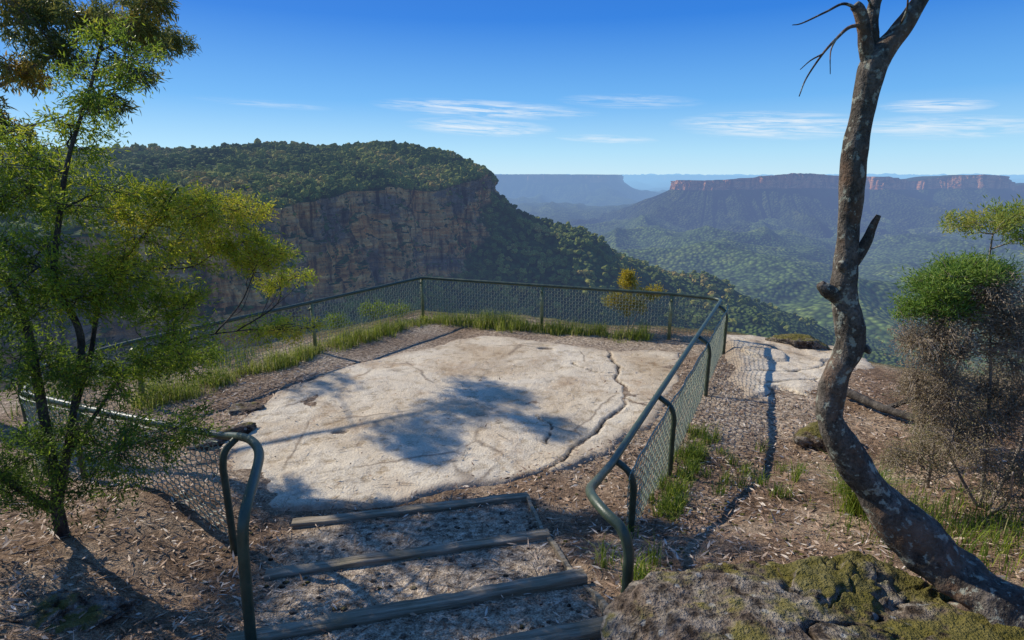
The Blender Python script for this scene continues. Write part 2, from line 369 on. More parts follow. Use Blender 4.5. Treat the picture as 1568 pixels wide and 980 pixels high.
# ---------------------------------------------------------------- slabs
def polyline_d(x,y,P):
    d=np.full(np.shape(x),1e9)
    for (ax,ay),(bx,by) in zip(P[:-1],P[1:]):
        ex,ey=bx-ax,by-ay;t=np.clip(((x-ax)*ex+(y-ay)*ey)/(ex*ex+ey*ey),0,1)
        d=np.minimum(d,np.hypot(x-ax-t*ex,y-ay-t*ey))
    return d
MSLAB=mat_slab()
def slab(name,P,z0,cracks,step=.035,rough=.02,seed=1,holes=(),tilt=(0,0),steps=0):
    P=A(P,float);x0,y0=P.min(0)-.3;x1,y1=P.max(0)+.3
    gx=np.arange(x0,x1,step);gy=np.arange(y0,y1,step);X,Y=np.meshgrid(gx,gy,indexing='ij')
    d=sdist(X,Y,P)+.28*fbm(X*1.3,Y*1.3,0,6,seed)
    Xw=X+.10*fbm(X*3,Y*3,0,5,seed+4);Yw=Y+.10*fbm(X*3,Y*3,5,5,seed+5)
    z=z0+rough*fbm(X*1.2,Y*1.2,0,6,seed+1)*1.8+tilt[0]*X+tilt[1]*Y
    if steps: z=z-.06*np.floor((fbm(X*.55,Y*.55,0,3,seed+9)+.5)*steps)+.05
    z=z-np.clip(d+.05,0,None)*.9-.02*sst(-.12,.0,d)
    cr=np.zeros_like(z)
    for c,wd in cracks:
        cd=polyline_d(Xw,Yw,c)-.012*fbm(X*5,Y*5,0,2,seed+13);k=1-sst(wd*.3,wd,cd);cr=np.maximum(cr,k);z=z-.05*k
    for hx,hy,hr in holes:
        k=1-sst(hr*.5,hr,np.hypot((X-hx)/1.8,Y-hy));cr=np.maximum(cr,k);z=z-.06*k
    Q=gridq(len(gx),len(gy));dm=d.ravel();keep=(dm[Q]<.12).any(1);Q=Q[keep]
    V=np.stack([X,Y,z],-1).reshape(-1,3);us=np.unique(Q);mp=np.full(len(V),-1);mp[us]=np.arange(len(us))
    return mk(name,V[us],mp[Q],None,MSLAB,{'crack':cr.ravel()[us],'edge':(sst(-.32,.03,d)*.85).ravel()[us]})
SL=[(-0.76,13.0),(.98,12.6),(2.12,11.9),(3.75,11.75),(3.4,10.6),(2.94,9.39),(2.3,8.1),(1.3,7.2),(.6,6.75),(-.19,6.2),(-1.40,5.8),(-2.7,5.65),(-3.6,6.4),(-4.25,7.81),(-4.1,9.39),(-3.6,10.42),(-2.49,11.5)]
slab('sandstone_slab',SL,-3.675,[([(2.05,12.0),(2.08,11.45),(2.1,10.8),(1.98,10.06),(2.05,9.4),(1.89,8.81),(1.36,8.04),(.95,7.35),(.43,6.62),(.1,6.2)],.038),([(1.95,9.1),(2.35,8.6),(2.6,8.3)],.026),([(2.03,10.3),(1.6,10.4),(1.2,10.9)],.018),([(.3,8.4),(.6,7.9),(.5,7.3)],.016)],holes=[(-2.56,7.77,.08),(.73,11.91,.11)])
slab('rock_ledge',[(3.9,9.0),(4.3,10.6),(4.9,12.7),(6.1,12.4),(7.2,11.7),(7.3,10.6),(6.6,10.0),(5.6,9.3),(4.7,8.2)],-3.59,[([(4.2,10.2),(5.2,10.0),(6.5,10.6)],.03),([(4.4,9.4),(5.5,9.6)],.03)],seed=31,rough=.04,steps=2)
# ---------------------------------------------------------------- escarpments
def escarp(name,edge,spine,ns,nin,ncl,nta,dmax,mat,en=10,tn=40,tsc=250,seed=0,L=500,lean=.12,rough=1.0,hs=1.0):
    E=catmull(edge,ns);S=catmull(spine,ns)
    k=np.arange(-30,31);gk=np.exp(-(k/12.)**2);gk/=gk.sum()
    T=np.gradient(E[:,:2],axis=0);Tp=np.pad(T,((30,30),(0,0)),mode='edge')
    T=np.stack([np.convolve(Tp[:,i],gk,'valid') for i in (0,1)],1);T/=np.linalg.norm(T,axis=1)[:,None]
    N=np.stack([T[:,1],-T[:,0]],1)
    ax,ay=E[:,0],E[:,1]
    u=fbm(ax/(en*7),ay/(en*7),0,5,seed)*en*3.4*rough-np.abs(vn(ax/(en*2.2),ay/(en*2.2),0,seed+3))*en*1.2
    E2=E[:,:2]+N*u[:,None]
    ze=E[:,2]+fbm(ax/55,ay/55,0,4,seed+8)*9*rough;Hc=E[:,3]*hs
    rows=[]
    for i in range(nin,0,-1):
        t=i/nin;P=E2*(1-t)+S[:,:2]*t
        z=ze*(1-t**.85)+S[:,2]*t**.85+fbm(P[:,0]/90,P[:,1]/90,0,4,seed+1)*10*min(1,t*4)
        rows.append(np.c_[P,z])
    rows.insert(0,np.c_[S[:,:2]+(S[:,:2]-E2)*.25,S[:,2]-60])
    for i in range(ncl+1):
        f=i/ncl;z=ze-Hc*f
        lv=f*5+1.6*fbm(ax/60,ay/60,0,4,seed+6);fl=np.floor(lv);fr=lv-fl
        # bedding ledges of uneven depth, buttresses and chimneys
        led=lean*Hc*f+(fl+sst(.8,1.0,fr))*Hc*.022*(1+1.0*vn(ax/35,ay/35,fl*3.3,seed+2))*min(1,f*6)
        led=led+fbm(ax/(en*1.8),ay/(en*1.8),z/(en*3.),5,seed+7)*en*1.5*rough*min(1,f*5)
        led=led-rough*en*.6*np.exp(-(vn(ax/(en*1.1),ay/(en*1.1),z/(en*9),seed+15)/.12)**2)*min(1,f*5)
        led=led+rough*en*.14*vn(ax/(en*.5),ay/(en*.5),z/(en*.25),seed+19)
        rows.append(np.c_[E2+N*led[:,None],z])
    base=rows[-1]
    for i in range(1,nta+1):
        d=dmax*(i/nta)**1.5;P=base[:,:2]+N*d
        rr_=fbm(P[:,0]/tsc,P[:,1]/tsc,0,5,seed+12)*1.8+(.5-np.abs(vn(P[:,0]/(tsc*.8),P[:,1]/(tsc*2.0),0,seed+14))*1.6)
        z=base[:,2]-280*(1-math.exp(-d/L))-.1*d+min(d*.18,tn)*rr_
        rows.append(np.c_[P,z])
    V=np.stack(rows,0)
    cl=np.zeros(V.shape[:2]);cl[nin:nin+ncl+1]=1.0;cl[nin+ncl+1]=1.0;cl[nin+ncl+2]=.6
    mk(name,V.reshape(-1,3),gridq(V.shape[0],V.shape[1])[:,::-1],None,mat,{'cliff':cl})
    return V
HE=[(-420,120,-40,60),(-400,240,-40,80),(-300,300,-36,90),(-205,350,-36,92),(-194,450,-27,92),(-151,600,-22,100),(-95,720,-14,105),(-40,800,-2,38),(-15,850,-8,25),(-35,910,-18,40),(-120,980,-25,60)]
HS=[(-800,100,0),(-800,300,10),(-800,600,25),(-700,800,33),(-450,850,38),(-300,850,43),(-160,840,36),(-95,850,29),(-90,870,20),(-140,920,15),(-200,980,10)]
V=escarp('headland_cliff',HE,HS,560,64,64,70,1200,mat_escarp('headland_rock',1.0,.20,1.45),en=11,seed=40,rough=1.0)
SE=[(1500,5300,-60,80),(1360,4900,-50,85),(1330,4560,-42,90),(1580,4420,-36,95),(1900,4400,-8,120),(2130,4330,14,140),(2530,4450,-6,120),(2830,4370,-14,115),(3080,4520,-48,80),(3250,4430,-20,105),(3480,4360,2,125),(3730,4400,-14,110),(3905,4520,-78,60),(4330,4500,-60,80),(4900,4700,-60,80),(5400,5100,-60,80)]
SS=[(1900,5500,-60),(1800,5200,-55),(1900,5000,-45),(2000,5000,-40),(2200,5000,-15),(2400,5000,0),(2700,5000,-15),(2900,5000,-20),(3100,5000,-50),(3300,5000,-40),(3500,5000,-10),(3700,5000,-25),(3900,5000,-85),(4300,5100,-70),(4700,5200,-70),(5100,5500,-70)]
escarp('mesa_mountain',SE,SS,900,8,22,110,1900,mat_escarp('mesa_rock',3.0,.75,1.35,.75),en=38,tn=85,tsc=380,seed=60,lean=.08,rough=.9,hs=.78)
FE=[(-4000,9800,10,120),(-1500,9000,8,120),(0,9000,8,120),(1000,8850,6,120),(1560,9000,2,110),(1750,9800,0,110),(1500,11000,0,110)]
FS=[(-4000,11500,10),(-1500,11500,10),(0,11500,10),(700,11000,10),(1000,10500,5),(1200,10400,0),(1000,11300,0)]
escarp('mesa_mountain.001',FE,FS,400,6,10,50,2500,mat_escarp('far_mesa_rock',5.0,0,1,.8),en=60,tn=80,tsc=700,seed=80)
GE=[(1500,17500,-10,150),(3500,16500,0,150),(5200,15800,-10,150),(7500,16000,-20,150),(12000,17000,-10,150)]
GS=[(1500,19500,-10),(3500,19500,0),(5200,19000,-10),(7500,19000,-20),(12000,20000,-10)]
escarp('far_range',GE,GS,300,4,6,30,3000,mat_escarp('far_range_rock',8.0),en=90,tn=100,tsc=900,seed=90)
# crowns on headland
import bmesh
def ico():
    bm=bmesh.new();bmesh.ops.create_icosphere(bm,subdivisions=2,radius=1)
    v=A([x.co[:] for x in bm.verts]);f=A([[q.index for q in p.verts] for p in bm.faces]);bm.free();return v,f
iv,jf=ico()
nin,ncl=65,64
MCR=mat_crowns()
def crowns(name,r,c,rad,par=None):
    n=len(r);i=r.astype(int);j=c.astype(int);fr=(r-i)[:,None];fc=(c-j)[:,None]
    P=(V[i,j]*(1-fr)+V[i+1,j]*fr)*(1-fc)+(V[i,j+1]*(1-fr)+V[i+1,j+1]*fr)*fc
    s=rad[:,None,None]*(1+.30*rng.normal(size=(n,42,1)).clip(-1.6,1.6))*A([1,1,.85])*(rng.uniform(.8,1.25,(n,1,3)))
    VV=P[:,None]+iv[None]*s+A([0,0,1.])*(rad[:,None,None]*.6)
    T=(np.arange(n)[:,None,None]*42+jf[None]).reshape(-1,3)
    cl=np.clip(.5+.9*fbm(P[:,0]/45,P[:,1]/45,0,4,5)+rng.normal(0,.16,n),0,1)
    mk(name,VV.reshape(-1,3),None,T,MCR,{'tone':np.repeat(cl,42)},False)
n=9000
crowns('headland_trees',rng.uniform(1,nin-.2,n),120+rng.uniform(0,1,n)**.9*365,rng.uniform(1.4,3.6,n)*np.where(rng.uniform(size=n)<.07,1.6,1))
n=4300
crowns('talus_trees',nin+ncl+1+rng.uniform(0,1,n)**1.0*38,rng.uniform(146,535,n),rng.uniform(2.0,4.6,n))
n=400
crowns('ledge_trees',rng.uniform(nin,nin+ncl,n),rng.uniform(120,520,n),rng.uniform(.7,1.9,n))
# ---------------------------------------------------------------- fence
MP=mat_paint('green_paint',(.035,.055,.032),(.06,.085,.05));MP2=mat_paint('olive_post_paint',(.16,.18,.07),(.24,.25,.12));MW=mat_wire()
fence=empty('lookout_fence')
zR=-2.65
endR=[(.97,4.94,-2.66),(.84,4.65,-2.60),(.70,4.25,-2.47),(.60,3.9,-2.33),(.585,3.65,-2.25),(.64,3.45,-2.24),(.73,3.34,-2.29),(.775,3.3,-2.42),(.78,3.29,-2.6),(.775,3.29,-3.05)]
def rounded(P,r=.25,n=6):
    P=[A(p,float) for p in P];out=[P[0]]
    for i in range(1,len(P)-1):
        a,b,c=P[i-1],P[i],P[i+1];u=(a-b)/np.linalg.norm(a-b);v=(c-b)/np.linalg.norm(c-b)
        for t in np.linspace(0,1,n): out.append((1-t)**2*(b+u*r)+2*t*(1-t)*b+t*t*(b+v*r))
    out.append(P[-1]);return A(out)
main=rounded([(.97,4.94,zR),(4.62,12.25,zR),(3.65,12.72,-2.63),(.74,13.69,-2.62),(-2.36,14.7,-2.6),(-4.26,11.8,-2.62),(-6.25,8.9,-2.65),(-6.75,7.7,-2.66),(-6.1,6.65,-2.64),(-4.9,6.05,-2.58),(-3.65,5.45,-2.50),(-2.8,5.05,-2.44)],.22)
endL=[(-2.8,5.05,-2.44),(-2.5,4.8,-2.33),(-2.22,4.45,-2.2),(-2.0,4.1,-2.13),(-1.85,3.7,-2.09),(-1.75,3.36,-2.09),(-1.73,3.24,-2.15),(-1.735,3.2,-2.3),(-1.75,3.2,-2.6),(-1.77,3.2,-3.1)]
rb=Buf()
full=np.vstack([catmull(endR,60)[::-1][:-1],resample(main,.15)[1:-1],catmull(endL,60)])
tube(rb,full,.037,12)
rb.make('handrail',MP,fence)
pb=Buf()
def post(x,y,ztop,off=(0,0),r=.033):
    gx_,gy_=x+off[0],y+off[1];g=float(gz(gx_,gy_))-.1
    if abs(off[0])+abs(off[1])>.01:
        P=catmull([(gx_,gy_,g),(gx_,gy_,ztop-.45),(gx_,gy_,ztop-.25),(x+off[0]*.75,y+off[1]*.75,ztop-.1),(x,y,ztop)],22)
    else: P=A([(gx_,gy_,g),(gx_,gy_,(g+ztop)/2),(gx_,gy_,ztop)])
    tube(pb,P,r,10)
for x,y in [(1.0,5.0),(1.83,6.6),(3.18,9.3),(4.35,11.7)]: post(x,y,zR-.02,(.17,-.09))
pb.make('curved_posts',MP,fence)
pb=Buf()
for x,y,z in [(3.65,12.72,-2.65),(.74,13.69,-2.64),(-2.36,14.68,-2.62),(-4.26,11.8,-2.64),(-6.2,8.95,-2.67)]:
    post(x,y,z,r=.04)
    segs(pb,[(x-.02,y-.1,z-.12)],[(x-.02,y-.02,z-.1)],.03,.03)
pb.make('straight_posts',MP2,fence)
pb=Buf()
for x,y,z,o in [(-6.6,7.3,-2.67,(-.08,-.05)),(-4.9,6.05,-2.6,(-.06,-.1)),(-2.55,4.86,-2.36,(-.12,-.1))]: post(x,y,z,o)
pb.make('side_posts',MP,fence)
# wire mesh
wb=Buf()
mp=resample(main,.075)
tt=np.gradient(mp[:,:2],axis=0);tt/=np.linalg.norm(tt,axis=1)[:,None]
outn=np.stack([tt[:,1],-tt[:,0]],1)
wo=np.where((mp[:,0]>.9)&(mp[:,1]<12.2)&(np.arange(len(mp))<120),.17,.05)
mw=mp.copy();mw[:,:2]+=outn*wo[:,None]
top=mw[:,2]-.05-np.where(wo>.1,.06,0);bot=gz(mw[:,0],mw[:,1])+.0
nr=15
G=np.zeros((len(mw),nr,3))
for k in range(nr):
    f=k/(nr-1);G[:,k,:2]=mw[:,:2];G[:,k,2]=top*(1-f)+bot*f
i,k=np.meshgrid(np.arange(len(mw)),np.arange(nr),indexing='ij')
zz=np.where((i+k)%2==0,1,-1)*.013
sag=.015*fbm(i*.15,k*.3,0,3,8)
G[:,:,:2]+=outn[:,None]*(sag*2)[...,None]
G1=G.copy();G1[:,:,:2]+=tt[:,None]*zz[...,None]
G2=G.copy();G2[:,:,2]+=zz
segs(wb,G1[:,:-1].reshape(-1,3),G1[:,1:].reshape(-1,3),.0056,.0056)
segs(wb,G2[:-1].reshape(-1,3),G2[1:].reshape(-1,3),.0056,.0056)
segs(wb,G[:-1,0]+A([0,0,.01]),G[1:,0]+A([0,0,.01]),.007,.007)
wb.make('wire_mesh',MW,fence,False)
# ---------------------------------------------------------------- steps
steps=empty('timber_steps');MT=mat_timber()
def beam(name,p0,p1,w,h,seed):
    p0=A(p0,float);p1=A(p1,float);n=60;d=p1-p0;L=np.linalg.norm(d);d/=L
    s=np.cross(d,A([0,0,1.]));s/=np.linalg.norm(s);u=np.cross(s,d)
    prof=A([(-.5,-.42),(-.42,-.5),(.42,-.5),(.5,-.42),(.5,.40),(.46,.47),(.40,.5),(-.40,.5),(-.46,.47),(-.5,.40)])
    V=[]
    for i in range(n):
        c=p0+d*L*i/(n-1);
        for a_,b_ in prof: V.append(c+s*a_*w+u*b_*h)
    V=A(V);nn=fbm(V[:,0]*5,V[:,1]*5,V[:,2]*5,4,seed)
    V=V+nn[:,None]*A([.012,.016,.014])
    V[:,2]+=.010*fbm(V[:,0]*1.1,V[:,1],0,2,seed+1)
    m_=len(prof);i=np.arange(n-1)[:,None];j=np.arange(m_)[None];j2=(j+1)%m_
    Q=np.stack([i*m_+j,(i+1)*m_+j,(i+1)*m_+j2,i*m_+j2],-1).reshape(-1,4);o=(n-1)*m_
    T=[(0,a,a+1) for a in range(1,m_-1)]+[(o,o+a+1,o+a) for a in range(1,m_-1)]
    mk(name,V,Q,T,MT,None,False,steps)
for k,(l,r,z) in enumerate([((-2.34,5.33),(.18,5.86),-3.575),((-2.14,4.25),(.36,4.84),-3.355),((-1.95,3.22),(.58,3.89),-3.07),((-1.8,2.5),(.73,3.12),-2.82),((-1.65,1.66),(.9,2.3),-2.56)]):
    beam('riser_%d'%(k+1),(*l,z-.08),(*r,z-.07),.115,.17,k*7)
for k,(a,b) in enumerate([((.17,5.86,-3.64),(.33,4.98,-3.56)),((.36,4.75,-3.43),(.53,4.02,-3.29)),((.58,3.8,-3.18),(.72,3.24,-2.99))]):
    beam('side_board_%d'%(k+1),a,b,.04,.15,90+k)
# ---------------------------------------------------------------- rocks
MR=mat_rock()
def rock(name,c,s,seed,sub=5,amp=.35,rot=0):
    bm=bmesh.new();bmesh.ops.create_icosphere(bm,subdivisions=sub,radius=1)
    v=A([x.co[:] for x in bm.verts]);f=A([[q_.index for q_ in p.verts] for p in bm.faces]);bm.free()
    v0=v.copy()
    rs=np.random.default_rng(seed)
    r=np.full(len(v0),1.25)
    for _ in range(16):
        nrm=rs.normal(size=3);nrm/=np.linalg.norm(nrm);h=rs.uniform(.74,1.0);dt=v0@nrm
        r=np.where(dt>.05,np.minimum(r,h/np.maximum(dt,.05)),r)
    r=r+amp*.5*fbm(v0[:,0]*1.8,v0[:,1]*1.8,v0[:,2]*1.8,4,seed)+.11*fbm(v0[:,0]*5,v0[:,1]*5,v0[:,2]*9,5,seed+5)-.11*np.exp(-(fbm(v0[:,0]*2.0,v0[:,1]*2.0,v0[:,2]*2.0,4,seed+8)/.025)**2)
    v=v0*r[:,None]*A(s)
    cs,sn=math.cos(rot),math.sin(rot);v=np.c_[v[:,0]*cs-v[:,1]*sn,v[:,0]*sn+v[:,1]*cs,v[:,2]]
    return mk(name,v+A(c),None,f,MR)
rock('sandstone_boulder',(1.85,2.72,-2.86),(1.12,.74,.60),3,7,.36,.15)
rock('sandstone_boulder.001',(2.75,2.3,-2.75),(.7,.7,.42),8,6,.4)
rock('sandstone_boulder.002',(-3.5,3.3,-3.2),(.7,.4,.34),12,6,.4,.5)
rock('sandstone_boulder.003',(-2.75,2.3,-2.95),(.5,.3,.25),15,5,.4,.2)
rock('sandstone_boulder.004',(6.3,11.9,-3.62),(.65,.35,.2),17,5,.4,-.3)
rock('sandstone_boulder.005',(-4.35,8.6,-3.72),(.35,.25,.12),19,4,.4)
rock('sandstone_boulder.006',(-4.1,7.6,-3.68),(.45,.2,.11),23,4,.4,.8)
rock('sandstone_boulder.007',(4.3,7.2,-3.5),(.4,.3,.2),27,4,.4,.8)
rock('sandstone_boulder.008',(1.1,3.35,-3.02),(.26,.2,.16),29,5,.4,.3)
# ---------------------------------------------------------------- plants
def plant(name,limbs,blobs,barkm,leafm,leafL,leafW,twig_r=.003,droop=0.0,lpt=22,branch_r=.012,leaf_jit=.03,sides=8,bn=.25,up=0.0,scale=1.0):
    par=empty(name);tb=Buf();lb=Buf()
    sk=[]
    for pts,r0,r1 in limbs:
        P=catmull(pts,max(12,len(pts)*7))
        tube(tb,P,np.linspace(r0,r1,len(P)),sides,bn,len(sk),9);sk.append(P)
    trunk=np.vstack(sk)
    LP=[];LD=[];LR=[];P0=[];P1=[];RA=[];RB=[]
    for b in blobs:
        c=A(b[:3],float);rr=A(b[3:6],float)*scale;nt_=int(b[6]);cb=b[7]
        d=np.linalg.norm(trunk-c,axis=1)+1.2*np.clip(trunk[:,2]-c[2]+.1,0,None)
        s=trunk[d.argmin()]
        mid=(s+c)/2+rng.normal(size=3)*np.linalg.norm(c-s)*.10+A([0,0,-.06*np.linalg.norm(c-s)])
        loc=[]
        B=catmull([s,mid,c],12);tube(tb,B,np.linspace(branch_r,branch_r*.4,12),5,0,0);loc.append(B[4:])
        for q_ in range(6):
            o=rng.normal(size=3);o/=np.linalg.norm(o);t=c+o*rr*rng.uniform(.5,.9)
            s2=B[rng.integers(3,12)];B2=catmull([s2,(s2+t)/2+rng.normal(size=3)*.12*np.linalg.norm(t-s2),t],8)
            tube(tb,B2,np.linspace(branch_r*.45,twig_r,8),4,0,0,cap=False);loc.append(B2[2:])
        loc=np.vstack(loc)
        for q_ in range(nt_):
            o=rng.normal(size=3);o/=np.linalg.norm(o);t=c+o*rr*rng.uniform(0,1)**.45
            dd=np.linalg.norm(loc-t,axis=1);s2=loc[np.argsort(dd)[rng.integers(0,3)]]
            md=(s2+t)/2+rng.normal(size=3)*.12*np.linalg.norm(t-s2);t=t+A([0,0,-droop*np.linalg.norm(t-s2)])
            u=np.linspace(0,1,5)[:,None];C=(1-u)**2*s2+2*u*(1-u)*md+u*u*t
            P0.append(C[:-1]);P1.append(C[1:]);ra=np.linspace(twig_r,twig_r*.35,5);RA.append(ra[:-1]);RB.append(ra[1:])
            nl=max(0,int(lpt*rng.uniform(.6,1.4)))
            if nl==0: continue
            tt_=rng.uniform(.25,1.05,nl)[:,None]
            pp=(1-tt_)**2*s2+2*tt_*(1-tt_)*md+tt_*tt_*t
            ax=(t-s2)/(np.linalg.norm(t-s2)+1e-6)
            dr=ax*.7+rng.normal(size=(nl,3))*.6+A([0,0,-droop*1.8+up])
            LP.append(pp+rng.normal(size=(nl,3))*leaf_jit);LD.append(dr)
            LR.append(np.clip(cb+rng.normal(0,.09)+rng.normal(0,.08,nl),0,1))
    segs(tb,np.vstack(P0),np.vstack(P1),np.concatenate(RA),np.concatenate(RB))
    tb.make('trunk_and_branches',barkm,par)
    if LP:
        LP=np.vstack(LP);n=len(LP)
        leaves(lb,LP,np.vstack(LD),leafL*rng.uniform(.6,1.25,n),leafW*rng.uniform(.7,1.2,n),np.concatenate(LR))
        lb.make('foliage',leafm,par,False)
    return par
BK=mat_bark('dark_bark',(.03,.025,.02),(.07,.06,.05),(.14,.12,.095))
GB=mat_bark('gum_bark',(.12,.09,.07),(.22,.18,.14),(.34,.30,.25))
LTREE=mat_leaf('fine_green_leaves',[(0,(.035,.07,.015)),(.3,(.09,.16,.023)),(.6,(.26,.34,.03)),(.85,(.54,.53,.04)),(1,(.58,.46,.06))],.55)
LGUM=mat_leaf('gum_leaves',[(0,(.04,.06,.02)),(.45,(.13,.16,.04)),(.75,(.28,.26,.06)),(1,(.56,.35,.05))],.5,.4)
limbs=[([(-3.89,4.3,-3.2),(-3.87,4.3,-2.75),(-3.84,4.3,-2.51),(-3.81,4.3,-1.69),(-3.80,4.3,-1.04),(-3.92,4.3,-.64),(-4.05,4.3,-.1)],.055,.012),
([(-3.87,4.3,-2.75),(-3.67,4.4,-1.97),(-3.47,4.4,-1.28),(-3.5,4.3,-.79),(-3.37,4.3,-.29),(-3.22,4.3,.13),(-3.04,4.4,.63),(-2.95,4.5,1.0)],.034,.008),
([(-3.67,4.4,-1.97),(-3.5,4.5,-1.45),(-3.35,4.6,-.9),(-3.03,4.8,-.43),(-2.8,4.9,-.1)],.024,.007),
([(-3.84,4.3,-2.45),(-3.55,4.55,-1.95),(-3.3,4.7,-1.6),(-3.0,5.2,-1.5),(-2.75,5.9,-1.6)],.02,.006),
([(-3.87,4.3,-2.8),(-4.2,4.1,-2.2),(-4.5,4.1,-1.5),(-4.6,4.2,-.7)],.035,.012)]
bl=[(-2.84,4.8,-.27,.44,.4,.22,150,.82),(-3.10,4.6,-.68,.45,.4,.25,140,.74),(-2.62,5.2,-.62,.42,.35,.20,140,.8),(-2.35,5.3,-.72,.32,.3,.14,70,.8),(-2.5,5.3,-.3,.32,.3,.15,60,.85),(-2.3,5.6,-1.0,.3,.3,.12,40,.8),(-3.2,4.4,-.15,.4,.4,.26,85,.65),(-3.74,4.6,-.1,.35,.4,.28,90,.55),(-3.61,4.2,-.62,.4,.4,.28,110,.55),(-3.34,4.3,-.89,.4,.4,.22,105,.58),(-3.1,4.9,-1.05,.4,.4,.18,90,.6),(-3.68,4.2,-1.44,.45,.4,.28,105,.42),(-3.23,4.4,-1.55,.45,.4,.22,100,.42),(-2.99,5.0,-1.66,.4,.4,.16,85,.5),(-2.75,6.0,-1.65,.4,.5,.12,60,.75),(-2.4,6.0,-1.6,.3,.4,.08,34,.9),(-3.81,4.2,-2.1,.45,.4,.28,105,.34),(-3.08,4.2,-2.05,.42,.35,.25,85,.34),(-2.87,4.6,-2.1,.3,.35,.2,45,.4),(-3.5,4.2,-2.5,.4,.35,.2,45,.3),(-4.0,4.0,-2.4,.4,.35,.25,65,.3),(-3.08,4.5,.62,.26,.3,.28,60,.5),(-3.24,4.4,.28,.28,.3,.22,40,.55),(-2.92,4.6,.95,.25,.3,.2,30,.55),(-4.4,4.2,-.8,.4,.4,.35,85,.45),(-4.5,4.1,-1.7,.4,.4,.4,80,.36),(-4.1,4.4,-.1,.35,.3,.3,75,.6),(-4.0,4.4,.25,.3,.3,.22,45,.62),(-3.6,4.4,.15,.28,.3,.18,36,.6),(-3.95,4.3,-1.0,.4,.35,.3,90,.45),(-2.9,4.7,-1.3,.35,.35,.18,60,.65)]  # sunlit look put into leaf tone: upper right blobs brighter, lower ones darker
plant('tea_tree',limbs,bl,BK,LTREE,.044,.0115,.0026,.12,32,.009,.03,scale=1.2)
glimbs=[([(-12,10,-9),(-11.8,10,-3),(-11.3,10.3,1),(-10.5,10.8,3.5),(-9.5,11.8,5)],.26,.08),
([(-11.4,10.3,.6),(-10,9.8,1.0),(-8.6,9.3,1.1),(-7.4,9,1.35),(-6.3,9,1.9),(-5.6,9,2.15)],.06,.012),
([(-11.6,10.2,-.2),(-10,9.6,.1),(-8.6,9.2,.4),(-7.5,9,.65),(-6.5,9,.9)],.04,.01),
([(-10.8,10.6,3),(-9.2,10,3.0),(-7.6,9.4,3.2),(-6.3,9.2,3.4)],.07,.02),
([(-9.2,10,3.0),(-8.2,8.6,3.4),(-6.6,7.4,3.4)],.05,.02),
([(-11,10.5,2),(-10.3,12.2,2.8),(-9.2,13.2,3.2),(-8.4,13.8,3.3)],.05,.015)]
gb=[(-6.81,9,2.17,.55,.6,.35,70,.5),(-5.97,9,2.12,.45,.5,.3,72,.6),(-5.4,9,2.05,.35,.5,.3,70,.65),(-5.6,9,1.55,.38,.5,.25,50,.55),(-6.6,9,1.74,.5,.5,.25,56,.5),(-7.24,9,1.5,.4,.5,.25,60,.85),(-7.5,9,.65,.4,.5,.25,40,.5),(-6.05,9,1.05,.35,.4,.2,32,.4),(-5.15,9,2.35,.32,.4,.28,50,.65),(-7.8,9,1.0,.3,.4,.3,36,.9),(-7.1,9,2.4,.5,.5,.3,40,.8),
(-8.5,13.4,3.3,.95,.8,.5,140,.5),(-9.6,12.8,3.6,.8,.8,.5,90,.5),(-8.0,14.0,2.9,.6,.7,.35,80,.45),(-7.7,13.0,3.7,.5,.5,.35,70,.5),(-8.9,11.9,3.2,.5,.5,.3,70,.5),(-7.4,13.6,2.9,.45,.5,.25,50,.5),(-11.0,14.3,3.1,.7,.8,.4,60,.5),(-8.0,9.2,3.2,.8,.7,.4,75,.5),(-6.5,9.2,3.5,.8,.7,.4,60,.5),(-8.6,8.6,2.3,.6,.7,.4,50,.5),(-5.6,8.8,3.3,.6,.7,.4,40,.5),(-6.4,7.2,3.3,.7,.6,.35,50,.5),(-8.2,8.0,3.5,.7,.6,.4,60,.5),(-9.2,9.4,3.3,.7,.6,.4,60,.5),(-7.3,8.2,3.4,.6,.6,.35,48,.5),(-7.9,7.2,3.2,.6,.6,.35,55,.5),(-8.0,10.1,3.4,.6,.5,.3,50,.5),(-9.4,8.4,3.1,.6,.6,.35,50,.5)]
plant('gum_tree',glimbs,gb,GB,LGUM,.125,.023,.005,.28,20,.018,.05)
# right tree
RT=mat_bark('mottled_bark',(.038,.031,.025),(.095,.08,.063),(.19,.16,.13),.85)
par=empty('leaning_tree');tb=Buf()
tp=[(3.1,2.55,-2.75),(2.91,2.68,-2.5),(2.78,2.8,-2.38),(2.6,3.0,-2.25),(2.3,3.15,-1.98),(2.08,3.2,-1.69),(1.94,3.2,-1.43),(1.93,3.2,-1.18),(1.985,3.2,-.97),(1.91,3.2,-.66),(1.89,3.2,-.4),(1.865,3.2,-.11),(1.85,3.2,.13),(1.865,3.2,.39),(1.89,3.2,.585),(1.985,3.2,.71),(2.075,3.2,.86),(2.16,3.2,1.1),(2.3,3.25,1.6),(2.25,3.3,2.3)]
tr=[.22,.185,.16,.145,.115,.09,.085,.092,.086,.076,.064,.060,.058,.056,.058,.047,.042,.038,.035,.025]
P=catmull(tp,260);rr=np.interp(np.linspace(0,1,260),np.linspace(0,1,len(tr)),tr)
tube(tb,P,rr,28,.5,5,6)
def br(pts,r0,r1,s=8,nz=.35): 
    Pp=catmull(pts,len(pts)*7);tube(tb,Pp,np.linspace(r0,r1,len(Pp)),s,nz,7,14)
br([(1.89,3.2,.5),(1.84,3.19,.60),(1.80,3.18,.70),(1.755,3.17,.80),(1.725,3.17,.83)],.045,.022,12)
br([(1.90,3.2,.56),(1.865,3.22,.70),(1.865,3.24,.84),(1.90,3.26,1.0),(1.9,3.3,1.5)],.035,.022,12)
br([(1.90,3.2,-.52),(1.96,3.19,-.41),(2.0,3.18,-.27),(2.02,3.18,-.215)],.04,.014,12)
